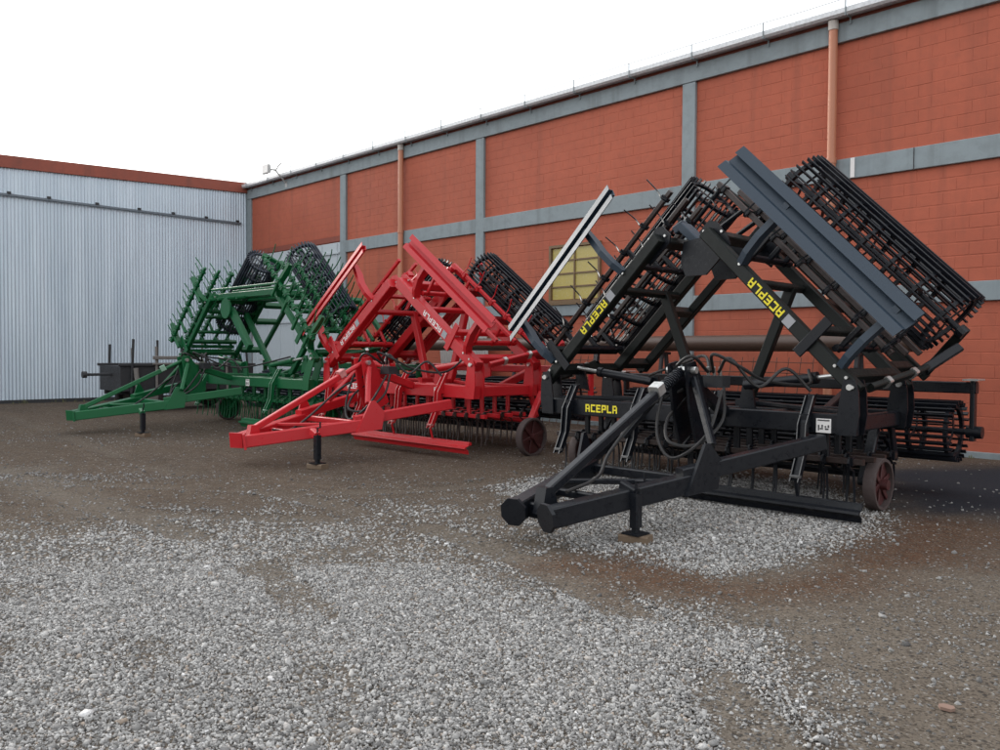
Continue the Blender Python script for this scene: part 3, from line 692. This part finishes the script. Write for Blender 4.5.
        for u, ya, yb in ((.14, .335, 1.48), (wl-.05, .335, 1.48), (.24, 1.62, 2.135), (wl-.16, 1.62, 2.135), (1.25, 1.62, 2.135)):
            part('wing_cross_beam', MB().bar(P(u, ya, .004), P(u, yb, .004), .11, .12, en), bm_)
        # tip gussets where the wings meet
        for y in (.345, 1.47):
            part('tip_gusset', MB().plate([(wl-.34, -.10), (wl+.02, -.12), (wl+.10, -.06), (wl+.10, .10), (wl+.02, .15), (wl-.2, .13), (wl-.30, .08)], .025, lambda a, b, c: P(a, y+c, b)))
        uc_ = .34 if s < 0 else .62
        part('beam_clamp', MB().bar(P(uc_, .19, -.16), P(uc_, .19, .30), .11, .03, ey))
        part('clamp_rail', MB().bar(P(uc_, .2, .16), P(uc_, 1.50, .16), .09, .08, en), bm_)
        # tine bars, hangers and tines
        tu1 = C.get('tine_u', 2.75)
        for bi, y in enumerate(C['wing_tine_y']):
            tb = part('tine_bar', MB().bar(P(.05, y, tb_n+.03), P(tu1-.05*bi, y, tb_n+.03), .055, .055, en, .006), C['tinebar'])
            u = .12+.1*bi
            while u < tu1-.08 and bi >= C.get('skip_tine', 0):
                link('tine', wtmesh, tb, frame(u, y, tb_n+.03) @ Matrix.Rotation(rnd.uniform(-.12, .12), 4, 'X') @ Matrix.Rotation(rnd.uniform(-.1, .1), 4, 'Y')); u += C.get('tstep', .42)
            for u in C.get('hang_u', (.45, 1.85)):
                part('tine_hanger', MB().bar(P(u, y, .05), P(u, y, tb_n+.01), .06, .05, ey))
        for u in C.get('hang_u', (.45, 1.85)):
            part('hanger_rail', MB().bar(P(u, .42, .09), P(u, 1.45, .09), .06, .07, en))
        # board on the wing
        if C['boards']:
            bw, dep = C.get('bw', .30), C.get('bdep', .17)
            bo = board(lambda u, n, y: P(u, y-.02, C.get('bn', .58)+n), *(C.get('bu_l', C['bu']) if s < 0 else C['bu']), bw, dep, pm)
            part('levelling_board', bo, C['boardmat'])
        if C['boards'] or C.get('brackets'):
            for u in (.22, 1.75):
                pl = [(.17, .06), (.30, .06), (.22, .22), (.19, .42), (.22, .60), (.21, .82), (.125, .84), (.10, .62), (.07, .42), (.10, .2)]
                part('board_bracket', MB().plate(pl, .07, lambda a, b, c: P(u+c, a, b)), C['bracket'])
        # roller on the wing
        us0, ln, ry, rn, Rw = C['wroll']; uc = us0+ln/2
        m = Matrix((ex_ := eu, (en.cross(eu)), en)).transposed().to_4x4(); m.translation = P(uc, ry, rn)
        roller(m, ln, Rw, 30, 7)
        for u in (us0-.12, us0+.12+ln):
            uu = min(u, wl-.13) if u > 1 else u
            part('roller_arm', MB().bar(P(u, ry, rn+.06), P(u, ry+.30, .05), .05, .1, eu), bm_)
            part('roller_bearing', MB().tube([P(u-.045, ry, rn), P(u+.045, ry, rn)], .065, 10), None, None, True)
        part('roller_beam', MB().bar(P(us0-.17, ry+.30, .05), P(us0+.17+ln, ry+.30, .05), .08, .09, en), bm_)
        part('roller_link', MB().bar(P(-.05, .50, .03), P(-.05, 1.55, .30), .06, .10, en), bm_)
        part('roller_link_end', MB().bar(P(-.05, 1.50, .28), P(-.05, ry-.12, rn-.10), .06, .10, eu))
        for f in (.25, .7): part('u_bolt', MB().bar(P(-.05, .5+1.05*f, .03+.27*f), P(-.05, .56+1.05*f, .045+.27*f), .08, .12, en), 'zinc')
        # folding cylinder and strut
        part('fold_strut', MB().bar((s*.32, 1.22, z0+.1), P(1.55, 1.22, -.02), .12, .10, (0, 1, 0)), bm_)
        part('strut_foot', MB().bar((s*.32, 1.05, z0+.11), (s*.32, 1.4, z0+.11), .12, .09))
        part('strut_cross', MB().bar(P(1.55, .335, -.03), P(1.55, 1.485, -.03), .08, .08, en), bm_)
        cyl = part('hydraulic_cylinder', MB().tube([(s*.62, .62, z0+.34), (s*1.42, .62, z0+.44)], .052, 14), C['cyl'], None, True)
        MB().tube([(s*1.42, .62, z0+.44), (s*1.80, .62, z0+.49)], .024, 10).build('cylinder_rod', 'zinc', cyl, True)
        MB().tube([(s*1.38, .62, z0+.435), (s*1.45, .62, z0+.444)], .064, 12).build('cylinder_gland', pm, cyl, True)
        part('cylinder_lug', MB().plate([(-.1, 0), (.1, 0), (.05, .34), (-.05, .34)], .03, lambda a, b, c: (s*(.62+a), .62+c+.06, z0+.07+b)))
        part('cylinder_lug', MB().plate([(-.16, -.3), (.06, -.25), (.06, .06), (-.06, .06)], .03, lambda a, b, c: (s*(1.82+a), .62+c+.06, z0+.49+b)))
        # lettering and stickers on the front wing beam
        lh = C['lh']; yf = .27-.06*C.get('bsec', 1)-.001
        if C.get('wing_text', True):
            uL = C['text_u'][0 if s < 0 else 1]; ln_t = .52
            if s < 0: lettering(lambda a, t, d: P(uL+ln_t/2-a, yf-d, -t), ln_t, lh, C['text'], fbm_)
            else: lettering(lambda a, t, d: P(uL-ln_t/2+a, yf-d, -t), ln_t, lh, C['text'], fbm_)
            us = uL+.36 if s < 0 else uL-.36
            MB().plate([(us-.055, -.055), (us+.055, -.055), (us+.055, .055), (us-.055, .055)], .004, lambda a, b, c: P(a, yf-.003+c, b)).build('sticker', 'sticker', fbm_)
        # bolts
        bmesh_ = shared('bolt', bolt_mesh)
        for (u, y, n) in ((-.02, .165, .02), (wl-.12, .33, .12), (wl+.05, .33, -.02), (.1, .205, .03), (1.75, .205, .05), (.26, .205, .03)):
            o = link('bolt', bmesh_, Mroot, Matrix.Translation(P(u, y, n)))
    # ---- peak lock between the wing tips
    if C.get('peak'):
        tipx, tipz = hx-wl*ca, hz+wl*sa
        for y in (.56, 1.22):
            part('peak_plate', MB().plate([(-tipx+.12, tipz-.28), (-tipx+.16, tipz-.04), (tipx-.08, tipz+.02), (tipx+.08, tipz-.08), (tipx+.02, tipz-.26), (tipx-.16, tipz-.44), (-.12, tipz-.44)], .03, lambda a, b, c: (a, y+c, b)))
        part('peak_bracket', MB().bar((-.26, .72, tipz+.17), (.10, .72, tipz-.16), .22, .10, (0, 0, 1)), 'slate' if pm == 'black' else pm)
        part('peak_tie', MB().bar((-tipx-.06, .72, tipz+.13), (-.24, .72, tipz+.20), .12, .10), 'slate' if pm == 'black' else pm)
        for y in (.62, 1.1): part('peak_latch', MB().tube([(tipx-.1, y, tipz+.05), (tipx+.3, y, tipz+.28)], .03, 8), None, None, True)
    if C.get('top_link'):
        tipx, tipz = hx-wl*ca, hz+wl*sa
        for y in (.27, 1.0, 1.55): part('top_link', MB().bar((-tipx, y+.13*(y < 1.5)-.0, tipz+.02), (tipx, y+.13*(y < 1.5), tipz+.02), .11, .13))
        part('round_plate', MB().tube([(-.62, .2, tipz-.26), (-.62, .24, tipz-.26)], .22, 20), None, None, True)
        part('fold_arm', MB().bar((-.58, .32, tipz-.28), (.25, .32, tipz-1.1), .12, .15))
        for k in range(4): part('lattice_bar', MB().bar((-tipx+.12+k*.42, .15, tipz-.06), (-tipx+.12+k*.42, 1.6, tipz+.10), .05, .06))
        for k in range(3): part('lattice_bar', MB().bar((-tipx-.05, .30+.5*k, tipz+.17), (tipx+.05, .30+.5*k, tipz+.17), .05, .05))
    # ---- centre lettering and warning sticker
    yb = .27-.0605
    if C.get('centre_text', True):
        lettering(lambda a, t, d: (-1.33+a, yb-d, z0+t), .49, .095, C['text'], fb)
    sx = C.get('sticker_x', 1.7)
    st = MB().box((sx, yb-.002, z0-.02), (.15, .004, .14)).build('sticker', 'white', fb)
    k = MB(); k.box((sx, yb-.006, z0+.033), (.12, .004, .012))
    for dx, dz_, w_, h_ in ((-.048, -.04, .012, .055), (-.02, -.05, .03, .012), (-.012, -.025, .012, .03), (.02, -.03, .012, .02), (.034, -.052, .034, .014), (.05, -.025, .014, .025)): k.box((sx+dx, yb-.006, z0+dz_), (w_, .004, h_))
    k.build('sticker_print', 'ink', st)
    # ---- transport wheels
    wx, wy, wr = C['wheel']
    for s in (-1, 1):
        rim = MB(); seg = np.linspace(0, 2*math.pi, 32, endpoint=False)
        rim.loft([[(s*wx+o, wy+math.cos(a)*r, wr+math.sin(a)*r) for a in seg] for o, r in ((-.06, wr-.035), (-.06, wr-.006), (-.045, wr), (.045, wr), (.06, wr-.006), (.06, wr-.035), (-.06, wr-.035))], caps=False)
        wh = part('wheel', rim, 'rim', None, True)
        MB().tube([(s*wx-.1, wy, wr), (s*wx+.1, wy, wr)], .055, 12).build('hub', C['wheelmat'], wh, True)
        for k in range(6):
            a = k*math.pi/3+.3
            MB().bar((s*wx+.02, wy+.05*math.cos(a), wr+.05*math.sin(a)), (s*wx+.02, wy+(wr-.03)*math.cos(a), wr+(wr-.03)*math.sin(a)), .05, .018, (1, 0, 0)).build('spoke', C['wheelmat'], wh)
        MB().tube([(s*wx-.012, wy, wr), (s*wx+.005, wy, wr)], wr-.04, 24).build('wheel_web', C['wheelmat'], wh, True)
        part('wheel_arm', MB().bar((s*(wx-.16), wy, wr), (s*(wx-.20), wy+.45, z0-.02), .06, .11, (1, 0, 0)))
        part('wheel_axle', MB().tube([(s*(wx-.2), wy, wr), (s*(wx-.08), wy, wr)], .035, 10), None, None, True)
    part('wheel_shaft', MB().tube([(-(wx-.2), wy+.3, .44+dz), (wx-.2, wy+.3, .44+dz)], .045, 12), None, None, True)
    # ---- drawbar
    T = C['draw']; tx, ty, tz = T['tip']; g = T['gap']
    ends = []
    for s in (-1, 1):
        p0 = Vector((tx+s*g, ty, tz)); p1 = Vector((tx+s*T['mid'][0], T['mid'][1], T['mid'][2])); p2 = Vector((tx+s*T['end'][0], T['end'][1], T['end'][2])); ends.append((p0, p1, p2))
        part('drawbar_arm', MB().bar(p0, p1, .15, .17))
        part('drawbar_rear_arm', MB().bar(p1+(p0-p1).normalized()*.22+Vector((0, 0, .075)), p2+Vector((0, .12, 0)), .12, .15))
        part('arm_gusset', MB().plate([(-.25, -.085), (.12, -.085), (.16, .16), (.02, .34), (-.04, .34)], .03, lambda a, b, c: p1+(p1-p0).normalized()*a+Vector((c+s*.091, 0, b))))
        d = (p0-p1).normalized(); n_ = T.get('sides', 8); sxv = d.cross(Vector((0, 0, 1))).normalized(); uv = sxv.cross(d)
        a0 = math.pi/8 if n_ == 8 else math.pi/4; rr = T.get('cap', .125)
        part('hitch_plate', MB().loft([[p0+d*o+(sxv*math.cos(a0+2*math.pi*k/n_)+uv*math.sin(a0+2*math.pi*k/n_))*rr for k in range(n_)] for o in (.002, .035)]))
    (l0, l1, l2), (q0, q1, q2) = ends
    lerp = lambda a, b, t: a+(b-a)*t
    part('drawbar_cross_brace', MB().bar(lerp(l0, l1, .42), lerp(q0, q1, .42), .07, .07))
    part('drawbar_cross_brace', MB().bar(lerp(l0, l1, .97), lerp(q0, q1, .97), .08, .09))
    part('drawbar_diagonal', MB().bar(lerp(l0, l1, .5)+Vector((0, 0, .05)), lerp(q0, q1, .9)+Vector((0, 0, .02)), .05, .05))
    part('hitch_block', MB().bar(Vector((tx-g*.9, ty+.22, tz)), Vector((tx+g*.9, ty+.22, tz)), .2, .13))
    br0 = Vector((tx, ty+.17, tz+.15)); br1 = Vector(C['mast'])
    brk = lerp(br0, br1, .78)
    part('top_brace', MB().bar(br0, brk, .085, .085))
    part('brace_lug', MB().plate([(-.1, -.16), (.12, -.16), (.05, .06), (-.05, .06)], .11, lambda a, b, c: br0+Vector((c, a, b))))
    part('brace_clevis', MB().bar(lerp(br0, br1, .76)+Vector((0, 0, .03)), lerp(br0, br1, .81)+Vector((0, 0, .03)), .12, .12), 'zinc' if C.get('zincclevis') else em)
    cs = part('brace_screw', MB().tube([brk, br1], .035, 10), None, None, True)
    if C.get('coil', True):
        dd = (br1-brk).normalized(); ax = dd.cross(Vector((0, 0, 1))).normalized(); bx = dd.cross(ax); Ls = (br1-brk).length
        MB().tube([brk+dd*(Ls*(.05+.85*i/120))+(ax*math.cos(i*.75)+bx*math.sin(i*.75))*.052 for i in range(121)], .011, 5).build('coil_spring', em if False else pm, cs, True)
    # mast: two cheek plates on legs
    mx_, my_, mz_ = C['mast']
    for s in (-1, 1):
        part('mast_plate', MB().plate([(-.10, .06), (.06, .09), (.20, -.1), (.42, -.62), (.12, -.78), (-.02, -.4)], .03, lambda a, b, c: (mx_+s*.10+c, my_+a, mz_+b)))
        part('mast_leg', MB().bar((mx_+s*.13, my_+.02, mz_-.08), (mx_+s*.52, my_-.28, T['mid'][2]+.28), .07, .07, (0, 1, 0)))
    part('mast_pin', MB().tube([(mx_-.17, my_, mz_), (mx_+.17, my_, mz_)], .035, 10), 'zinc', None, True)
    part('mast_stay', MB().bar((mx_, my_+.15, mz_-.12), (mx_, .21, z0+.06), .1, .12))
    part('valve_block', MB().box((mx_+.18, my_+.36, mz_-.12), (.22, .16, .12)), 'darkiron')
    for k in range(3): part('hose_fitting', MB().tube([(mx_+.12+.07*k, my_+.30, mz_-.06), (mx_+.13+.07*k, my_+.27, mz_+.03)], .016, 8), 'zinc', None, True)
    # hoses
    H = [[(mx_+.14, my_+.26, mz_-.02), (mx_+.12, my_-.05, mz_+.14), (mx_-.15, my_-.02, mz_-.1), (mx_-.16, my_-.2, mz_-.6), (mx_+.1, my_-.32, mz_-.86), (mx_+.38, my_-.15, mz_-.62), (mx_+.34, my_+.2, mz_-.2)],
         [(mx_+.2, my_+.26, mz_-.02), (mx_+.32, my_+.05, mz_+.16), (mx_+.5, my_+.25, mz_+.04), (mx_+.62, my_+.55, mz_-.1), (mx_+.9, my_+.9, mz_-.14), (1.35, .62, z0+.52)],
         [(mx_+.26, my_+.26, mz_-.02), (mx_+.42, my_+.2, mz_+.12), (mx_+.62, my_+.4, mz_-.16), (mx_+.8, my_+.62, mz_+.02), (mx_+1.0, my_+.75, mz_-.2)],
         [(mx_+.14, my_+.30, mz_-.02), (mx_-.05, my_+.5, mz_+.14), (mx_-.45, my_+.7, mz_+.06), (-.66, .62, z0+.42)],
         [(mx_-.05, my_+.1, mz_-.2), (mx_-.3, my_-.2, mz_-.4), (mx_-.36, my_-.7, mz_-.8), (mx_-.12, my_-1.2, mz_-.98), (tx-.05, ty+.5, tz+.12)],
         [(mx_+.3, my_+.3, mz_-.18), (mx_+.4, my_+.1, mz_-.5), (mx_+.3, my_-.2, mz_-.72), (mx_+.05, my_-.3, mz_-.7), (mx_-.1, my_-.1, mz_-.5), (mx_-.08, my_+.2, mz_-.3)]]
    for h in H: part('hose', MB().tube(crom(h, 7), .017, 7), 'rubber', None, True)
    # parking jack on the right arm
    jx, jy, jz = C['jack']
    j = part('jack', MB().bar((jx, jy, jz), (jx, jy, .13), .085, .085, (0, 1, 0)), 'black')
    MB().bar((jx, jy, .20), (jx, jy, .085), .062, .062, (0, 1, 0)).build('jack_leg', 'black', j)
    MB().box((jx, jy, .079), (.17, .17, .014)).build('jack_foot', 'black', j)
    MB().tube([(jx, jy, jz-.02), (jx, jy, jz+.10), (jx+.10, jy-.02, jz+.115), (jx+.10, jy-.02, jz+.19)], .012, 7).build('jack_handle', 'black', j)
    part('jack_bracket', MB().bar((jx, jy, jz-.01), (jx-.16, jy+.02, jz+.04), .08, .1))
    return Mroot

PI = math.pi
ARMS = (-1.57, -.53, .50, 1.53)
machine('folding_cultivator', 'black folding cultivator with yellow lettering, wings raised in a peak', (-5.2, 7.77),
  dict(paint='black', edge='edge', roller='roller', tine='black', beam='olive', tinebar='tbar', dz=0., hinge=(1.97, 1.29, math.radians(45)), arms=ARMS, wroll=(.2, 2.5, 1.95, .72, .385), peak=True, bn=.66, bu=(.02, 2.58), bu_l=(.0, 2.36),
       boards=True, boardmat='slate', bracket='slate', text='yellow', lh=.095, text_u=(1.07, 1.28), wing_tine_y=(.52, .92, 1.3), cyl='black', wheel=(1.96, .95, .27), wheelmat='wheelred', zincclevis=True,
       draw=dict(tip=(.60, -2.84, .27), gap=.19, mid=(.62, -1.3, .46), end=(1.18, -.12, .76)), mast=(.60, -.62, 1.44), jack=(1.10, -2.08, .42)))
machine('folding_cultivator', 'bright red folding cultivator with white lettering and black rollers', (-11.05, 8.2),
  dict(paint='red', edge='redge', roller='roller', tine='red', ctine='tbar', beam='red', tinebar='red', dz=.08, hinge=(1.97, 1.42, math.radians(36)), arms=(-1.8, -.77, .28, 1.26),
       boards=True, boardmat='boardred', bracket='red', text='white', lh=.085, text_u=(.82, 1.15), wing_tine_y=(.52, .92, 1.3), cyl='red', cboard=(-.8, 2.12), wheel=(2.36, 1.1, .3), wheelmat='wheelred', bu=(-.12, 2.25), bn=.68, bw=.25, bdep=.08, bsec=1.25, wing_len=2.3, wroll=(.06, 2.15, 1.85, .45, .33), peak=True, skip_tine=2, tine_u=2.45, coil=False, sticker_x=1.15,
       draw=dict(tip=(.45, -2.75, .36), gap=.12, mid=(.85, -1.2, .56), end=(1.25, -.12, .82), sides=4, cap=.15), mast=(.50, -.75, 1.44), jack=(1.35, -2.1, .46)))
machine('folding_cultivator', 'dark green folding cultivator with no lettering and spring tines showing', (-16.05, 8.0),
  dict(paint='green', edge='gedge', roller='roller_blue', tine='green', beam='green', tinebar='green', dz=.06, hinge=(2.85, 1.48, math.radians(42)), hw=2.7, wing_len=1.95, tine_u=2.45, top_link=True, brackets=True, tstep=.2, bigtine=True, hang_u=(.25, .75, 1.25, 1.75), cboard=(.5, 2.3), wroll=(.85, 2.1, 1.2, .25, .33), arms=(-1.5, 1.5),
       boards=False, text='white', lh=.08, text_u=(.85, 1.3), wing_text=False, centre_text=False, wing_tine_y=(.08, .42, .75, 1.1, 1.4), bsec=.78, cyl='green', wheel=(2.1, 1.0, .28), wheelmat='green', coil=False, bracket='green', boardmat='green', sticker_x=.35,
       draw=dict(tip=(-1.0, -2.72, .34), gap=.12, mid=(.9, -1.1, .55), end=(1.5, -.12, .8), sides=4, cap=.14), mast=(-.4, -.8, 1.42), jack=(.55, -2.0, .44)))
for x, y, lab in ((-5.2+1.10, 7.77-2.08, 'small wooden block under the jack of the black cultivator'), (-11.05+1.35, 8.2-2.1, 'small wooden block under the jack of the red cultivator'), (-16.05+.55, 8.0-2.0, 'small wooden block under the jack of the green cultivator')):
    z = float(gz(np.array([x]), np.array([y]))[0])
    o = MB().bar((-.13, 0, 0), (.13, 0, 0), .15, .07-z+.006).build('wood_block', 'wood'); o.location = (x, y, (.07+z)/2-.002); o.rotation_euler.z = .3
    tag(o, lab, 'wood block', 'wooden blocks under the jacks')

o = MB().plate([(-.03, -.018), (.012, -.025), (.032, -.006), (.028, .016), (-.012, .022), (-.034, .008)], .014, lambda a, b, c: (a, b, c)).build('brick_shard', 'shard'); o.location = (-1.17, 4.0, .012+float(gz(np.array([-1.17]), np.array([4.0]))[0])); o.rotation_euler = (.08, .05, .4)
tag(o, 'small flat pinkish brick fragment lying on the bare dirt', 'brick fragment')

def weeds():
    """dry weeds along the foot of the two walls"""
    mb = MB()
    def tuft(x, y, k, h):
        for i in range(k):
            a = rnd.uniform(0, 6.28); r = rnd.uniform(0, .06); l = h*rnd.uniform(.5, 1.1); wd = rnd.uniform(.004, .009); ln = rnd.uniform(.1, .6)
            bx, by = x+r*math.cos(a), y+r*math.sin(a); z0 = -.03
            px, py = -math.sin(a)*wd, math.cos(a)*wd; dx, dy = math.cos(a)*l*ln, math.sin(a)*l*ln
            mb.add([(bx-px, by-py, z0), (bx+px, by+py, z0), (bx+px*.7+dx*.4, by+py*.7+dy*.4, l*.6), (bx-px*.7+dx*.4, by-py*.7+dy*.4, l*.6), (bx+dx, by+dy, l)], [(0, 1, 2, 3), (3, 2, 4)])
    for i in range(70):
        x = -9.5+9*rnd.random()**.8; tuft(x, 14.28-abs(rnd.gauss(0, .12)), rnd.randint(5, 14), rnd.uniform(.05, .17))
    for i in range(40): tuft(-27.45+abs(rnd.gauss(0, .1)), rnd.uniform(4, 14), rnd.randint(4, 10), rnd.uniform(.06, .2))
    tag(mb.build('weeds', 'weed'), 'short dry weeds growing along the foot of the walls', 'weeds', kind='stuff')
MT['weed'] = paint('dry_weed', (.11, .115, .045), dust=(.2, .165, .09), rough=.8, amt=.9)
weeds()
